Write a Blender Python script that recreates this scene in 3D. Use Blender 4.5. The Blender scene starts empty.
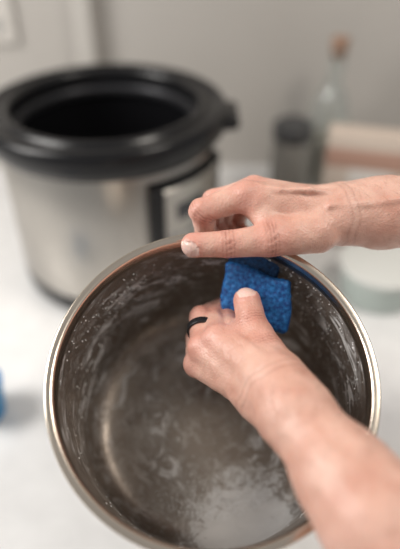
import bpy, bmesh, math, random
import numpy as np
from mathutils import Vector, Matrix
random.seed(4); np.random.seed(4)
PI=math.pi
scene=bpy.context.scene
scene.view_settings.view_transform='Standard'
# ---------- materials
def mat(name, col=(.5,.5,.5), rough=.5, metal=0, **kw):
    m=bpy.data.materials.new(name); m.use_nodes=True
    b=m.node_tree.nodes['Principled BSDF']
    b.inputs['Base Color'].default_value=(*col,1); b.inputs['Roughness'].default_value=rough
    b.inputs['Metallic'].default_value=metal
    for k,v in kw.items(): b.inputs[k.replace('_',' ')].default_value=v
    return m
def N(m,t,**kw):
    n=m.node_tree.nodes.new(t)
    for k,v in kw.items(): setattr(n,k,v)
    return n
def L(m,a,b): m.node_tree.links.new(a,b)
def noisecol(m,c1,c2,scale=5,bump=0,bscale=None,coord='Object',detail=4,lo=.35,hi=.65):
    tc=N(m,'ShaderNodeTexCoord'); n=N(m,'ShaderNodeTexNoise'); n.inputs['Scale'].default_value=scale; n.inputs['Detail'].default_value=detail
    L(m,tc.outputs[coord],n.inputs['Vector'])
    r=N(m,'ShaderNodeValToRGB'); r.color_ramp.elements[0].color=(*c1,1); r.color_ramp.elements[1].color=(*c2,1)
    r.color_ramp.elements[0].position=lo; r.color_ramp.elements[1].position=hi
    L(m,n.outputs['Fac'],r.inputs['Fac'])
    b=m.node_tree.nodes['Principled BSDF']; L(m,r.outputs['Color'],b.inputs['Base Color'])
    if bump:
        n2=N(m,'ShaderNodeTexNoise'); n2.inputs['Scale'].default_value=bscale or scale; n2.inputs['Detail'].default_value=5
        L(m,tc.outputs[coord],n2.inputs['Vector'])
        bp=N(m,'ShaderNodeBump'); bp.inputs['Strength'].default_value=bump; bp.inputs['Distance'].default_value=.001
        L(m,n2.outputs['Fac'],bp.inputs['Height']); L(m,bp.outputs['Normal'],b.inputs['Normal'])
    return m
# ---------- mesh helpers
def obj(name,verts,faces,m=None,smooth=True,parent=None):
    me=bpy.data.meshes.new(name); me.from_pydata([tuple(map(float,v)) for v in verts],[],[tuple(map(int,f)) for f in faces]); me.update()
    o=bpy.data.objects.new(name,me); scene.collection.objects.link(o)
    if m: me.materials.append(m)
    if smooth: me.polygons.foreach_set('use_smooth',[True]*len(me.polygons))
    if parent: o.parent=parent
    return o
def empty(name,loc=(0,0,0),rot=(0,0,0)):
    o=bpy.data.objects.new(name,None); scene.collection.objects.link(o); o.location=loc; o.rotation_euler=rot; o.empty_display_size=.02
    return o
def lathe(name,prof,m,seg=96,parent=None,loc=(0,0,0)):
    vs=[];fs=[];idx=[]
    for r,z in prof:
        if r<1e-6: idx.append([len(vs)]); vs.append((0,0,z))
        else:
            idx.append(list(range(len(vs),len(vs)+seg)))
            vs+=[(r*math.cos(2*PI*i/seg),r*math.sin(2*PI*i/seg),z) for i in range(seg)]
    for A,B in zip(idx[:-1],idx[1:]):
        for i in range(seg):
            j=(i+1)%seg
            if len(A)==1 and len(B)==1: continue
            if len(A)==1: fs.append((A[0],B[j],B[i]))
            elif len(B)==1: fs.append((A[i],A[j],B[0]))
            else: fs.append((A[i],A[j],B[j],B[i]))
    o=obj(name,vs,fs,m,True,parent); o.location=loc
    return o
def box(name,size,loc,m,bev=.003,parent=None,rot=(0,0,0),seg=3):
    bm=bmesh.new(); bmesh.ops.create_cube(bm,size=1)
    for v in bm.verts: v.co=Vector((v.co.x*size[0],v.co.y*size[1],v.co.z*size[2]))
    if bev: bmesh.ops.bevel(bm,geom=bm.edges[:],offset=bev,segments=seg,affect='EDGES',profile=.5)
    me=bpy.data.meshes.new(name); bm.to_mesh(me); bm.free()
    o=bpy.data.objects.new(name,me); scene.collection.objects.link(o); me.materials.append(m)
    o.location=loc; o.rotation_euler=rot
    if bev: me.polygons.foreach_set('use_smooth',[True]*len(me.polygons))
    if parent: o.parent=parent
    return o
def fillet(pts,rad,n=6):
    out=[pts[0]]
    for i in range(1,len(pts)-1):
        p0,p,p1=[Vector(x) for x in (pts[i-1],pts[i],pts[i+1])]
        r=rad[i] if isinstance(rad,(list,tuple)) else rad
        a=(p0-p); b=(p1-p); r_=min(r,a.length*.49,b.length*.49)
        A=p+a.normalized()*r_; B=p+b.normalized()*r_
        for k in range(n+1):
            t=k/n; q=A*(1-t)**2+p*2*t*(1-t)+B*t*t; out.append((q.x,q.y))
    out.append(pts[-1]); return out
# ---------- SDF modelling
def seg(P,a,b,r1,r2):
    a=np.asarray(a,np.float32); b=np.asarray(b,np.float32); ba=b-a; L2=float(ba@ba)+1e-12
    pa=P-a; t=np.clip((pa@ba)/L2,0,1); q=pa-t[...,None]*ba
    return np.sqrt((q*q).sum(-1))-(r1+(r2-r1)*t)
def smin(a,b,k):
    h=np.maximum(k-np.abs(a-b),0)/k
    return np.minimum(a,b)-h*h*k*.25
def nets(F,o,h):
    cs=tuple(n-1 for n in F.shape); acc=np.zeros(cs+(3,),np.float32); cnt=np.zeros(cs,np.float32)
    for ax in range(3):
        a1,a2=(ax+1)%3,(ax+2)%3
        for du in (0,1):
            for dv in (0,1):
                off=[0,0,0]; off[a1]=du; off[a2]=dv
                A=F[tuple(slice(off[i],off[i]+cs[i]) for i in range(3))]
                off[ax]=1
                B=F[tuple(slice(off[i],off[i]+cs[i]) for i in range(3))]
                m=(A<0)!=(B<0); t=np.where(m,A/np.where(m,A-B,1),0)
                acc[...,ax]+=t; acc[...,a1]+=m*du; acc[...,a2]+=m*dv; cnt+=m
    act=cnt>0; idx=-np.ones(cs,int); idx[act]=np.arange(act.sum())
    V=(np.argwhere(act)+acc[act]/cnt[act][:,None])*h+o
    Q=[]
    for ax in range(3):
        a1,a2=(ax+1)%3,(ax+2)%3
        sl0=[slice(1,-1)]*3; sl1=[slice(1,-1)]*3; sl1[ax]=slice(2,None)
        A=F[tuple(sl0)]<0; B=F[tuple(sl1)]<0
        g=np.argwhere(A!=B)+1
        g=g[g[:,ax]<cs[ax]]
        sgn=(F[tuple(g.T)]<0)
        def c(o1,o2):
            q=g.copy(); q[:,a1]+=o1; q[:,a2]+=o2; return idx[tuple(q.T)]
        q=np.stack([c(-1,-1),c(0,-1),c(0,0),c(-1,0)],1)
        q[~sgn]=q[~sgn][:,::-1]; Q.append(q)
    Q=np.concatenate(Q); Q=Q[(Q>=0).all(1)]
    return V,Q
def ortho(x,hint=(0,0,1)):
    x=np.array(x,float); x/=np.linalg.norm(x); z=np.array(hint,float); z-=x*(z@x); z/=np.linalg.norm(z)
    return np.stack([x,np.cross(z,x),z],0)   # rows = axes

def build_hand(name,joints,wrist,forearm,matl,h=.0012,nails=(),webs=(),veins=(),hairmat=None):
    ax=ortho(np.array(forearm[-1][:3])-np.array(wrist[0][:3]))
    org=np.array(wrist[0][:3])
    loc=lambda p: ax@(np.array(p[:3])-org)
    allp=[(loc(p),p[3]) for f in joints.values() for p in f]+[(loc(p),p[3]) for p in list(wrist)+list(forearm)]
    lo=np.min([p-r for p,r in allp],0)-.006; hi=np.max([p+r for p,r in allp],0)+.006
    n=np.ceil((hi-lo)/h).astype(int)+1
    g=np.stack(np.meshgrid(*[lo[i]+h*np.arange(n[i]) for i in range(3)],indexing='ij'),-1).astype(np.float32)
    fingers=None
    for fn in ('index','middle','ring','pinky'):
        f=joints[fn]; F=None
        for a,b in zip(f[:-1],f[1:]):
            mid=tuple((np.array(a)+np.array(b))/2); mid=(*mid[:3],mid[3]*.92)
            for u,v in ((a,mid),(mid,b)):
                d=seg(g,loc(u),loc(v),u[3],v[3]); F=d if F is None else smin(F,d,.002)
        fingers=F if fingers is None else smin(fingers,F,.0012)
    palm=None
    for (fn,wi) in (('index',0),('middle',0),('ring',1),('pinky',1)):
        m=joints[fn][0]; w=wrist[wi]
        d=seg(g,loc(w),loc(m),w[3]*.85,m[3]*1.03); palm=d if palm is None else smin(palm,d,.005)
    for a,b in (('index','middle'),('middle','ring'),('ring','pinky')):
        A,B=joints[a][0],joints[b][0]
        palm=smin(palm,seg(g,loc(A),loc(B),A[3]*.84,B[3]*.84),.004)
    t=joints['thumb']; T=None
    for a,b in zip(t[:-1],t[1:]):
        d=seg(g,loc(a),loc(b),a[3],b[3]); T=d if T is None else smin(T,d,.003)
    fa=None
    ch0=[wrist[0]]+[f for f in forearm]
    for a,b in zip(ch0[:-1],ch0[1:]):
        d=seg(g,loc(a),loc(b),a[3],b[3]); fa=d if fa is None else smin(fa,d,.012)
    fa=smin(fa,seg(g,loc(wrist[1]),loc(forearm[0]),wrist[1][3],forearm[0][3]*.9),.012)
    body=smin(palm,fa,.014)
    for w in webs:
        body=smin(body,seg(g,loc(w[0]),loc(w[1]),w[0][3],w[1][3]),.008)
    body=smin(body,T,.006)
    body=smin(body,fingers,.003)
    for v in veins:
        for a,b in zip(v[:-1],v[1:]): body=smin(body,seg(g,loc(a),loc(b),a[3],b[3]),.0035)
    V,Q=nets(body,lo,h)
    W=V@ax+org
    fnrm=np.cross(W[Q[:,2]]-W[Q[:,0]],W[Q[:,3]]-W[Q[:,1]]); vn=np.zeros_like(W)
    for k in range(4): np.add.at(vn,Q[:,k],fnrm)
    vn/=np.linalg.norm(vn,axis=1)[:,None]+1e-12
    red=np.zeros(len(W)); nail=np.zeros(len(W)); cr=np.zeros(len(W))
    for fn,f in joints.items():
        for i,p in enumerate(f):
            d=np.linalg.norm(W-np.array(p[:3]),axis=1)
            if i==0 and fn=='thumb': continue
            s=.9 if i==len(f)-1 else .6
            red=np.maximum(red,s*np.exp(-(np.maximum(d-p[3],0)/(p[3]*.45))**2))
            if 0<i<len(f)-1:
                a=np.array(f[i-1][:3]); b=np.array(p[:3]); c=np.array(f[i+1][:3])
                bis=(c-b)/np.linalg.norm(c-b)+(b-a)/np.linalg.norm(b-a); bis/=np.linalg.norm(bis)
                s=(W-b)@bis; near=np.exp(-(np.maximum(d-p[3]*1.1,0)/.002)**2)
                wob=.0005*np.sin(W[:,0]*1900+W[:,2]*1500)
                for o_,am in ((-.0042,.6),(-.0014,1),(.0014,.9),(.0042,.5)):
                    cr+=am*near*np.exp(-((s-o_+wob)/.00065)**2)
    wc=np.array(wrist[0][:3]); fd=np.array(forearm[0][:3])-wc; fd/=np.linalg.norm(fd)
    s=(W-wc)@fd; rr=np.linalg.norm(W-wc-s[:,None]*fd,axis=1)
    for o_ in (-.004,.002): cr+=.5*(rr<.035)*np.exp(-((s-o_+.0012*np.sin(W[:,2]*260))/.0008)**2)
    W=W-vn*(cr*.00055)[:,None]
    W=W+vn*(.0004*np.sin(W[:,0]*310+1)*np.sin(W[:,1]*270)*np.sin(W[:,2]*330+2))[:,None]
    for (c,fd_,nd,hl,hw) in nails:
        A=ortho(fd_,nd); q=(W-np.array(c))@A.T
        e=(np.abs(q[:,0]/hl)**2.6+np.abs(q[:,1]/hw)**2.6)
        mk=(e<1)&(q[:,2]>.0)&(q[:,2]<.02)
        nail[mk]=1; red[mk]=0
        rim=(e>=1)&(e<1.9)&(q[:,2]>0)&(q[:,2]<.02)
        W[rim]+=A[2]*.0006; W[mk]-=A[2]*.0004
    o=obj(name,W,Q,matl)
    for nm,arr in (('red',red),('nail',nail),('crease',np.clip(cr,0,1))):
        at=o.data.attributes.new(nm,'FLOAT','POINT'); at.data.foreach_set('value',arr.astype(np.float32))
    sm=o.modifiers.new('smooth','SMOOTH'); sm.factor=.5; sm.iterations=1
    fdir=np.array(forearm[1][:3])-wc; fdir/=np.linalg.norm(fdir)
    s=(W-wc)@fdir; cand=np.where((s>.012)&(s<.20))[0]
    rs=np.random.RandomState(7); pick=rs.choice(cand,900,replace=False); hv=[];hf=[]
    for i in pick:
        p=W[i]; nn=vn[i]; dr=np.cross(nn,fdir)*rs.uniform(.2,.9)-fdir*.5; dr/=np.linalg.norm(dr)
        sd=np.cross(dr,nn); sd/=np.linalg.norm(sd)+1e-9; ln=rs.uniform(.004,.009); k=len(hv); w_=.00005
        q1=p+dr*ln*.5+nn*.0011; q2=p+dr*ln+nn*.0010
        hv+=[p-sd*w_,p+sd*w_,q1-sd*w_,q1+sd*w_,q2]; hf+=[(k,k+1,k+3,k+2),(k+2,k+3,k+4)]
    obj('arm_hair',hv,hf,hairmat,False,o)
    return o
def skin():
    m=mat('skin',(.6,.36,.28),.48); b=m.node_tree.nodes['Principled BSDF']
    b.inputs['Subsurface Weight'].default_value=.15; b.inputs['Subsurface Radius'].default_value=(.006,.0025,.0015); b.inputs['Subsurface Scale'].default_value=.5
    tc=N(m,'ShaderNodeTexCoord')
    n=N(m,'ShaderNodeTexNoise'); n.inputs['Scale'].default_value=40; n.inputs['Detail'].default_value=6; n.inputs['Roughness'].default_value=.6; L(m,tc.outputs['Object'],n.inputs['Vector'])
    r=N(m,'ShaderNodeValToRGB'); e=r.color_ramp.elements
    e[0].position=.3; e[0].color=(.60,.31,.235,1); e[1].position=.7; e[1].color=(.76,.48,.385,1)
    L(m,n.outputs['Fac'],r.inputs['Fac'])
    ar=N(m,'ShaderNodeAttribute',attribute_name='red'); an=N(m,'ShaderNodeAttribute',attribute_name='nail'); ac=N(m,'ShaderNodeAttribute',attribute_name='crease')
    mul=N(m,'ShaderNodeMath',operation='MULTIPLY'); mul.inputs[1].default_value=.6; L(m,ar.outputs['Fac'],mul.inputs[0])
    mx=N(m,'ShaderNodeMix',data_type='RGBA'); L(m,mul.outputs[0],mx.inputs['Factor']); L(m,r.outputs['Color'],mx.inputs['A']); mx.inputs['B'].default_value=(.64,.25,.20,1)
    mc=N(m,'ShaderNodeMath',operation='MULTIPLY'); mc.inputs[1].default_value=.6; L(m,ac.outputs['Fac'],mc.inputs[0])
    mx1=N(m,'ShaderNodeMix',data_type='RGBA'); L(m,mc.outputs[0],mx1.inputs['Factor']); L(m,mx.outputs['Result'],mx1.inputs['A']); mx1.inputs['B'].default_value=(.30,.10,.07,1)
    mx2=N(m,'ShaderNodeMix',data_type='RGBA'); L(m,an.outputs['Fac'],mx2.inputs['Factor']); L(m,mx1.outputs['Result'],mx2.inputs['A']); mx2.inputs['B'].default_value=(.80,.55,.48,1)
    L(m,mx2.outputs['Result'],b.inputs['Base Color'])
    mr=N(m,'ShaderNodeMath',operation='MULTIPLY_ADD'); mr.inputs[1].default_value=-.2; mr.inputs[2].default_value=.40; L(m,an.outputs['Fac'],mr.inputs[0]); L(m,mr.outputs[0],b.inputs['Roughness'])
    v=N(m,'ShaderNodeTexVoronoi'); v.inputs['Scale'].default_value=650; L(m,tc.outputs['Object'],v.inputs['Vector'])
    n3=N(m,'ShaderNodeTexNoise'); n3.inputs['Scale'].default_value=120; n3.inputs['Detail'].default_value=5; n3.inputs['Roughness'].default_value=.5; L(m,tc.outputs['Object'],n3.inputs['Vector'])
    ad=N(m,'ShaderNodeMath',operation='MULTIPLY_ADD'); ad.inputs[1].default_value=.25; L(m,v.outputs['Distance'],ad.inputs[0]); L(m,n3.outputs['Fac'],ad.inputs[2])
    bp=N(m,'ShaderNodeBump'); bp.inputs['Strength'].default_value=.6; bp.inputs['Distance'].default_value=.0017
    L(m,ad.outputs[0],bp.inputs['Height']); L(m,bp.outputs['Normal'],b.inputs['Normal'])
    return m
SKIN=skin(); HAIR=mat('hair_brown',(.20,.10,.06),.5)
# joint tables: world x,y,z in 0.1 mm, radius in 0.1 mm
def T(*p): return [(a/1e4,b/1e4,c/1e4,r/1e4) for a,b,c,r in p]
h1={'thumb':T((927,3673,3404,168),(542,3585,3389,130),(217,3565,3364,104),(-54,3569,3352,96)),
 'index':T((366,3899,3597,120),(16,3826,3503,104),(50,3875,3289,92),(135,3905,3149,78)),
 'middle':T((446,4065,3548,120),(117,4066,3453,100),(121,4083,3214,88),(245,4026,3044,78)),
 'ring':T((565,4204,3450,112),(227,4234,3343,94),(198,4243,3111,84),(341,4124,2975,75)),
 'pinky':T((706,4314,3347,100),(404,4348,3245,85),(330,4347,3065,75),(421,4240,2961,68))}
w1=T((1141,3840,3456,225),(1222,4059,3379,200))
f1=T((1469,3910,3432,265),(2062,3978,3438,330),(2989,4045,3475,380),(3737,4071,3507,400))
v1=[T((1132,3826,3648,22),(849,3806,3704,20),(620,3823,3694,18),(454,3878,3699,14)),
    T((1529,3723,3664,24),(1264,3713,3634,22),(994,3695,3628,18))]
hand1=build_hand('human_hand',h1,w1,f1,SKIN,veins=v1,hairmat=HAIR,
  webs=[T((600,3640,3420,105),(440,3860,3520,95)),T((800,3850,3420,150),(480,3960,3440,105))],
  nails=[((-78/1e4,3564/1e4,3346/1e4),(-373,20,-23),(-20,-266,34),.0072,.0070)])
h2={'thumb':T((583,2701,2842,158),(481,2919,2861,132),(400,3162,2896,116),(373,3377,2944,109)),
 'index':T((283,3060,2814,120),(232,3419,2690,98),(354,3639,2662,88),(486,3693,2683,78)),
 'middle':T((139,3086,2799,120),(116,3444,2689,98),(244,3674,2643,88),(402,3727,2678,78)),
 'ring':T((23,3098,2700,112),(8,3454,2702,96),(175,3688,2596,84),(335,3720,2603,75)),
 'pinky':T((-24,3076,2542,100),(-34,3390,2522,85),(79,3584,2478,75),(212,3653,2486,68))}
w2=T((540,2582,2852,205),(469,2605,2719,190))
f2=T((623,2363,2848,225),(879,1883,2819,285),(1013,1622,2809,320),(1689,511,2492,400))
v2=[T((600,2440,3060,22),(440,2700,3010,20),(320,2900,2960,18),(240,3040,2915,14))]
hand2=build_hand('human_hand.001',h2,w2,f2,SKIN,veins=v2,hairmat=HAIR,
  nails=[((374/1e4,3420/1e4,2972/1e4),(-26,247,73),(-38,-360,286),.0080,.0078)])
a=np.array(h2['ring'][0][:3]); b=np.array(h2['ring'][1][:3]); c=a*.42+b*.58
A=Vector(b-a).normalized()
ringm=mat('black_silicone',(.012,.012,.014),.35)
o=lathe('finger_ring',fillet([(.0104,-.0030),(.0121,-.0030),(.0121,.0030),(.0104,.0030),(.0104,-.0030)],.0008,3),ringm,48)
o.rotation_euler=A.to_track_quat('Z','Y').to_euler(); o.location=Vector(c)
# ---------- steel pot
potm=mat('brushed_steel_soapy',(.40,.345,.295),.36,1)
def potmat(m):
    b=m.node_tree.nodes['Principled BSDF']; out=m.node_tree.nodes['Material Output']
    tc=N(m,'ShaderNodeTexCoord'); sp=N(m,'ShaderNodeSeparateXYZ'); L(m,tc.outputs['Object'],sp.inputs[0])
    at=N(m,'ShaderNodeMath',operation='ARCTAN2'); L(m,sp.outputs['X'],at.inputs[0]); L(m,sp.outputs['Y'],at.inputs[1])
    ln=N(m,'ShaderNodeVectorMath',operation='LENGTH'); cxy=N(m,'ShaderNodeCombineXYZ'); L(m,sp.outputs['X'],cxy.inputs[0]); L(m,sp.outputs['Y'],cxy.inputs[1]); L(m,cxy.outputs[0],ln.inputs[0])
    def M(op,a_,b_=None,c_=None):
        q=N(m,'ShaderNodeMath',operation=op)
        for i,v in enumerate((a_,b_,c_)):
            if v is None: continue
            if isinstance(v,(int,float)): q.inputs[i].default_value=v
            else: L(m,v,q.inputs[i])
        return q.outputs[0]
    def cmb(sa,sr,sz):
        c=N(m,'ShaderNodeCombineXYZ')
        for i,(s,o_) in enumerate(((sa,at.outputs[0]),(sr,ln.outputs['Value']),(sz,sp.outputs['Z']))): L(m,M('MULTIPLY',o_,s),c.inputs[i])
        return c.outputs[0]
    def mrange(v,lo,hi):
        mr=N(m,'ShaderNodeMapRange'); mr.inputs['From Min'].default_value=lo; mr.inputs['From Max'].default_value=hi; L(m,v,mr.inputs['Value']); return mr.outputs[0]
    def noise(vec,sc,det,ro=.5,dist=0,lo=.4,hi=.6):
        n_=N(m,'ShaderNodeTexNoise'); n_.inputs['Scale'].default_value=sc; n_.inputs['Detail'].default_value=det; n_.inputs['Roughness'].default_value=ro; n_.inputs['Distortion'].default_value=dist
        L(m,vec,n_.inputs['Vector']); return mrange(n_.outputs['Fac'],lo,hi)
    nb=noise(cmb(2,900,900),1,3,lo=0,hi=1)
    bp=N(m,'ShaderNodeBump'); bp.inputs['Strength'].default_value=.10; bp.inputs['Distance'].default_value=.0006
    L(m,nb,bp.inputs['Height']); L(m,bp.outputs['Normal'],b.inputs['Normal'])
    inside=M('MULTIPLY',M('LESS_THAN',sp.outputs['Z'],-.010),M('LESS_THAN',ln.outputs['Value'],.11185))
    streak=M('MULTIPLY',noise(cmb(3.2,70,70),1,9,.72,.8,.50,.56),noise(tc.outputs['Object'],17,3,.5,0,.40,.52))
    film=noise(tc.outputs['Object'],42,9,.78,.4,.38,.64)
    dv=N(m,'ShaderNodeVectorMath',operation='DISTANCE'); L(m,tc.outputs['Object'],dv.inputs[0]); dv.inputs[1].default_value=(.030,-.095,-.140)
    pool=mrange(dv.outputs['Value'],.075,.012)
    foam=M('MULTIPLY',mrange(M('ADD',noise(tc.outputs['Object'],75,9,.78,.5,.25,.75),pool),.66,1.06),mrange(pool,.0,.3))
    foam2=M('MULTIPLY',noise(tc.outputs['Object'],100,8,.78,.3,.52,.6),.45)
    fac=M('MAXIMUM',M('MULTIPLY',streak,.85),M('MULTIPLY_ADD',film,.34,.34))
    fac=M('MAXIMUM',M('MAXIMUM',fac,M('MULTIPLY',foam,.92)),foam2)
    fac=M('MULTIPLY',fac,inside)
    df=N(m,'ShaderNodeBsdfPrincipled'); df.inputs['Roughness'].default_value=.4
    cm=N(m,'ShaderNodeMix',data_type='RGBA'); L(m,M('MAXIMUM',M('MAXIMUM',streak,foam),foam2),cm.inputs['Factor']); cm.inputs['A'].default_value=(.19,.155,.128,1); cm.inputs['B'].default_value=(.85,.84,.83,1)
    L(m,cm.outputs['Result'],df.inputs['Base Color'])
    b2=N(m,'ShaderNodeBump'); b2.inputs['Strength'].default_value=.7; b2.inputs['Distance'].default_value=.0015; L(m,M('ADD',film,M('ADD',streak,foam)),b2.inputs['Height']); L(m,b2.outputs['Normal'],df.inputs['Normal'])
    L(m,M('MULTIPLY_ADD',M('MULTIPLY',film,inside),.22,.30),b.inputs['Roughness'])
    mx=N(m,'ShaderNodeMixShader'); L(m,fac,mx.inputs[0]); L(m,b.outputs[0],mx.inputs[1]); L(m,df.outputs[0],mx.inputs[2]); L(m,mx.outputs[0],out.inputs['Surface'])
potmat(potm)
prof=fillet([(0,-.1495),(.113,-.1495),(.113,-.006),(.1152,-.0035),(.1195,-.0035),(.1195,.0015),(.1130,.0015),(.1115,-.008),(.1115,-.1475),(0,-.1475)],
            [0,.022,.002,.001,.002,.002,.003,.004,.026,0],10)
pot=lathe('stainless_steel_pot',prof,potm,160)
rimm=mat('polished_rim_steel',(.66,.58,.49),.22,1); pot.data.materials.append(rimm)
for p in pot.data.polygons:
    if p.center.z>-.0055: p.material_index=1
pot.location=(.0086,.2709,.2819); pot.rotation_euler=(math.radians(25),0,0)
sudm=mat('suds',(.9,.9,.9),.3)
bm=bmesh.new()
def bub(x,y,z,r,sc=(1,1,1)):
    M=Matrix.Translation((x,y,z))@Matrix.Diagonal((r*sc[0],r*sc[1],r*sc[2],1))
    bmesh.ops.create_icosphere(bm,subdivisions=1,radius=1,matrix=M)
for i in range(1800):
    if i<1250:
        cx,cy,s=random.choice([(.03,-.075,.014),(.05,-.066,.012),(.0,-.082,.014),(-.02,-.080,.016),(.06,-.055,.012),(.02,-.065,.026)])
        x=random.gauss(cx,s); y=random.gauss(cy,s*.5)
        if math.hypot(x,y)>.087: continue
        bub(x,y,-.1475,random.uniform(.0003,.0009),(1,1,.5))
    else:
        th=random.choice([random.gauss(2.4,.25),random.gauss(.55,.3),random.gauss(.95,.2),random.uniform(0,2*PI)]); z=random.uniform(-.11,-.012)
        bub(.1115*math.cos(th),.1115*math.sin(th),z,random.uniform(.0003,.0008))
me=bpy.data.meshes.new('suds'); bm.to_mesh(me); bm.free(); me.materials.append(sudm)
me.polygons.foreach_set('use_smooth',[True]*len(me.polygons))
o=bpy.data.objects.new('suds',me); scene.collection.objects.link(o); o.parent=pot
# ---------- sponge
def sponge():
    h=.0009; lo=np.array([-.038,-.036,-.024]); n=(np.array([.076,.072,.046])/h).astype(int)
    g=np.stack(np.meshgrid(*[lo[i]+h*np.arange(n[i]) for i in range(3)],indexing='ij'),-1)
    x,y,z=g[...,0],g[...,1],g[...,2]
    z=z+5*x*x+.0015*np.sin(y*90)
    pinch=np.exp(-((x+.008)**2+(y+.012)**2)/.00022)
    def slab(cx,hx,cy,hy,cz,hz,r,sk=.1):
        q=np.stack([np.abs(x-cx+sk*y)-hx+.0012*np.sin(y*150),np.abs(y-cy+.10*x)-hy+.0012*np.sin(x*140),np.abs(z-cz)-hz],-1)+r
        return np.linalg.norm(np.maximum(q,0),axis=-1)+np.minimum(q.max(-1),0)-r
    back=slab(-.006,.0225,.002,.0265,-.0060,.0040+0*x,.003)
    front=slab(.0,.0285,-.005,.0215,.0050,.0050-.0022*pinch,.0035,.14)
    fold=slab(.0,.027,-.020,.0075,-.0005,.0095-.002*pinch,.004,.12)
    d=smin(smin(back,front,.0008),fold,.004)
    rs=np.random.RandomState(3)
    nz=rs.randn(*d.shape)
    for ax in range(3): nz=(nz+np.roll(nz,1,ax)+np.roll(nz,-1,ax))/3
    d=d+nz*.0011
    return nets(d.astype(np.float32),lo,h)
spm=mat('blue_sponge_foam',(.01,.1,.42),.6)
noisecol(spm,(.003,.05,.22),(.018,.18,.50),300,.4,1000)
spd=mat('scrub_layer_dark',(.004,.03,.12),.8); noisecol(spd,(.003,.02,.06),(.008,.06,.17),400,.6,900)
V,Q=sponge()
ex=np.array([566,-151,-46.]); ey=np.array([64,226,582.])
ex/=np.linalg.norm(ex); ez=np.cross(ex,ey); ez/=np.linalg.norm(ez); ey=np.cross(ez,ex)
o=obj('cleaning_sponge',V@np.stack([ex,ey,ez]),Q,spm); o.location=(.0471,.3566,.2902); o.data.materials.append(spd)
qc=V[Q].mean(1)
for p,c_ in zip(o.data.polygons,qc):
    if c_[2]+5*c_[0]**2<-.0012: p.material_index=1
# ---------- pressure cooker
pc=empty('pressure_cooker',(-.137,.790,0)); pc.scale=(1.045,1.045,1.095)
blk=mat('black_plastic',(.006,.006,.007),.25,Specular_IOR_Level=.35)
stl=mat('brushed_steel',(.47,.445,.41),.34,1)
lathe('base_ring',fillet([(0,.004),(.142,.004),(.150,.010),(.152,.032),(.149,.035),(.140,.035)],.003,3),blk,96,pc)
lathe('steel_body',[(.149,.033),(.152,.040),(.152,.218),(.149,.222)],stl,96,pc)
lathe('top_housing',fillet([(.148,.218),(.160,.222),(.169,.234),(.171,.250),(.166,.260),(.158,.262),(.150,.256),(.144,.256),(.138,.263),(.131,.263),(.127,.255),(.126,.12),(.118,.080),(0,.080)],.004,4),blk,96,pc)
lathe('inner_cavity_lip',fillet([(.127,.240),(.122,.240),(.120,.236),(.120,.228),(.1265,.224)],.002,3),mat('lip_grey',(.05,.05,.055),.35,.6),96,pc)
for s in (-1,1):
    box('handle_%d'%(1 if s<0 else 2),(.034,.075,.018),(s*.168,-.005,.243),blk,.008,pc)
lathe('feet',[(.13,.0),(.14,.0),(.14,.006),(.13,.006)],blk,48,pc)
pan=empty('control_panel',(0,0,0)); pan.parent=pc
def curved(name,a0,a1,z0,z1,r0,r1,m,n=16):
    vs=[];fs=[]
    for i in range(n+1):
        a=a0+(a1-a0)*i/n
        for r,z in ((r0,z0),(r1,z0+.004),(r1,z1-.004),(r0,z1)): vs.append((r*math.cos(a),r*math.sin(a),z))
    for i in range(n):
        for k in range(4):
            p=i*4+k; q=i*4+(k+1)%4; fs.append((p,p+4,q+4,q))
    fs.append((3,2,1,0)); fs.append(tuple(n*4+k for k in range(4)))
    return obj(name,vs,fs,m,False,pan)
curved('panel_frame',math.radians(-65),math.radians(-14),.045,.210,.148,.163,blk)
curved('panel_face',math.radians(-58),math.radians(-20),.075,.202,.160,.1645,mat('panel_steel',(.42,.40,.37),.35,1))
curved('display',math.radians(-52),math.radians(-34),.150,.180,.162,.1652,mat('lcd',(.03,.03,.035),.1))
btn=mat('button_grey',(.2,.2,.21),.5)
for i,a in enumerate((-53,-44,-35,-26)):
    for j,z in enumerate((.085,.105,.125)):
        curved('button_%d_%d'%(i,j),math.radians(a-3),math.radians(a+3),z,z+.012,.162,.1656,btn,2)
# ---------- room
wallm=noisecol(mat('wall_paint',(.4,.4,.39),.8),(.43,.405,.375),(.47,.445,.415),2,.05,300)
ctm=noisecol(mat('quartz_counter',(.8,.8,.8),.25),(.78,.775,.77),(.84,.835,.83),30,0,detail=6)
box('countertop',(3.2,1.25,.04),(0,.525,-.0205),ctm,.003)
cab=mat('cabinet_white',(.6,.6,.58),.5)
box('base_cabinet',(3.16,1.15,.82),(0,.56,-.455),cab,.004)
box('wall_back',(3.2,.1,3.4),(0,1.20,.80),wallm,0)
box('floor',(4,4,.1),(0,-.5,-.93),noisecol(mat('floor_wood',(.3,.2,.12),.5),(.25,.16,.1),(.35,.24,.15),6),0)
box('trim_1',(.035,.03,1.2),(-.22,1.136,.60),mat('trim_paint',(.53,.505,.47),.6),.004)
ou=empty('wall_outlet',(-.40,1.149,.33))
box('plate',(.09,.008,.13),(0,-.004,0),mat('outlet_white',(.60,.57,.53),.4),.003,ou)
for i in (-1,1): box('socket_%d'%(i+2),(.035,.006,.03),(0,-.009,i*.028),mat('socket',(.45,.45,.44),.4),.002,ou)
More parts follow.
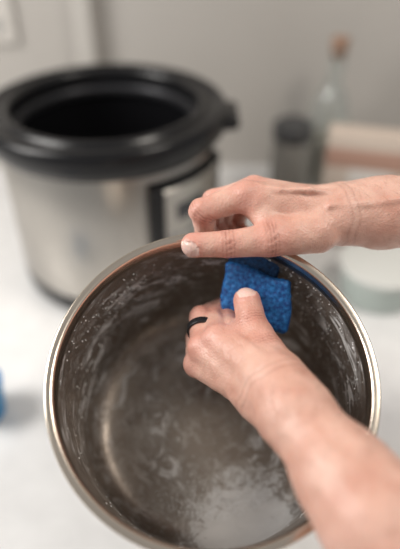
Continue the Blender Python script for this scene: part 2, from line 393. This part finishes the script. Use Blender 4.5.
# ---------- background items
gl=mat('clear_glass',(.9,.93,.92),.03); gl.node_tree.nodes['Principled BSDF'].inputs['Transmission Weight'].default_value=.95
bt=empty('glass_bottle',(.255,1.06,0))
lathe('glass',fillet([(0,.003),(.036,.003),(.038,.01),(.038,.16),(.028,.195),(.0145,.215),(.0135,.27),(.0155,.272),(.0155,.28),(.011,.28),(.011,.215),(.025,.193),(.035,.16),(.035,.008),(0,.008)],.004,4),gl,48,bt)
lathe('liquid',fillet([(0,.009),(.0345,.009),(.0345,.11),(0,.11)],.003,3),mat('pale_liquid',(.5,.45,.38),.2),48,bt)
lathe('cork',fillet([(0,.262),(.0105,.262),(.0155,.284),(.017,.300),(0,.302)],.003,3),noisecol(mat('cork',(.3,.2,.14),.8),(.28,.17,.12),(.36,.23,.16),200),32,bt)
cn=empty('canister',(.175,1.0,0))
lathe('jar',fillet([(0,.0),(.034,.0),(.036,.004),(.036,.12),(.033,.135),(0,.135)],.004,4),mat('grey_glass',(.24,.23,.21),.25),48,cn)
lathe('lid',fillet([(0,.134),(.038,.134),(.038,.162),(.030,.168),(0,.169)],.004,4),mat('black_lid',(.05,.05,.052),.4),48,cn)
pk=empty('food_box',(.285,.85,0),(0,0,math.radians(-14)))
box('carton',(.15,.05,.210),(0,0,.105),mat('carton_cream',(.55,.46,.39),.6),.002,pk)
box('red_band',(.1505,.0505,.035),(0,0,.172),mat('print_red',(.42,.25,.19),.6),.002,pk)
box('green_band',(.1505,.0505,.03),(0,0,.085),mat('print_green',(.42,.48,.42),.6),.002,pk)
box('label',(.07,.0515,.05),(0,0,.130),mat('print_white',(.64,.60,.56),.6),.002,pk)
fc=empty('food_container',(.285,.70,0))
lathe('tub',fillet([(0,0),(.055,0),(.064,.06),(.061,.06),(.053,.004),(0,.004)],.004,4),mat('translucent_plastic',(.62,.70,.66),.3,Transmission_Weight=.3),48,fc)
lathe('lid',fillet([(0,.066),(.066,.066),(.067,.058),(.064,.058),(.060,.062),(0,.062)],.002,3),mat('lid_white',(.70,.71,.68),.4),48,fc)
lathe('plastic_cup',fillet([(0,0),(.026,0),(.032,.055),(.033,.057),(.031,.057),(.025,.003),(0,.003)],.002,3),mat('blue_plastic',(.03,.25,.52),.35),48,None,(-.277,.46,0))
# ---------- lights
def area(name,loc,target,size,power,col,sy=None):
    l=bpy.data.lights.new(name,'AREA'); l.energy=power; l.color=col; l.size=size
    if sy: l.shape='RECTANGLE'; l.size_y=sy
    o=bpy.data.objects.new(name,l); scene.collection.objects.link(o); o.location=loc
    o.rotation_euler=(Vector(target)-Vector(loc)).to_track_quat('-Z','Y').to_euler(); return o
area('window_light',(-1.2,.35,1.1),(0,.4,.2),.6,23,(1,.97,.93),.9)
area('right_fill_light',(.75,.25,1.45),(.1,.5,.2),.35,9,(1,.93,.84))  # added warm fill from upper right, for steel highlights and a brighter right side
w=bpy.data.worlds.new('world'); scene.world=w; w.use_nodes=True
w.node_tree.nodes['Background'].inputs[0].default_value=(1,.985,.97,1); w.node_tree.nodes['Background'].inputs[1].default_value=.36
# ---------- camera
cd=bpy.data.cameras.new('camera'); cam=bpy.data.objects.new('camera',cd); scene.collection.objects.link(cam)
cam.location=(0,0,.585); cam.rotation_euler=(math.radians(52),0,0)
cd.sensor_fit='VERTICAL'; cd.sensor_height=24; cd.lens=24*560/549; cd.clip_start=.02
cd.dof.use_dof=True; cd.dof.focus_distance=.43; cd.dof.aperture_fstop=1.2
scene.camera=cam
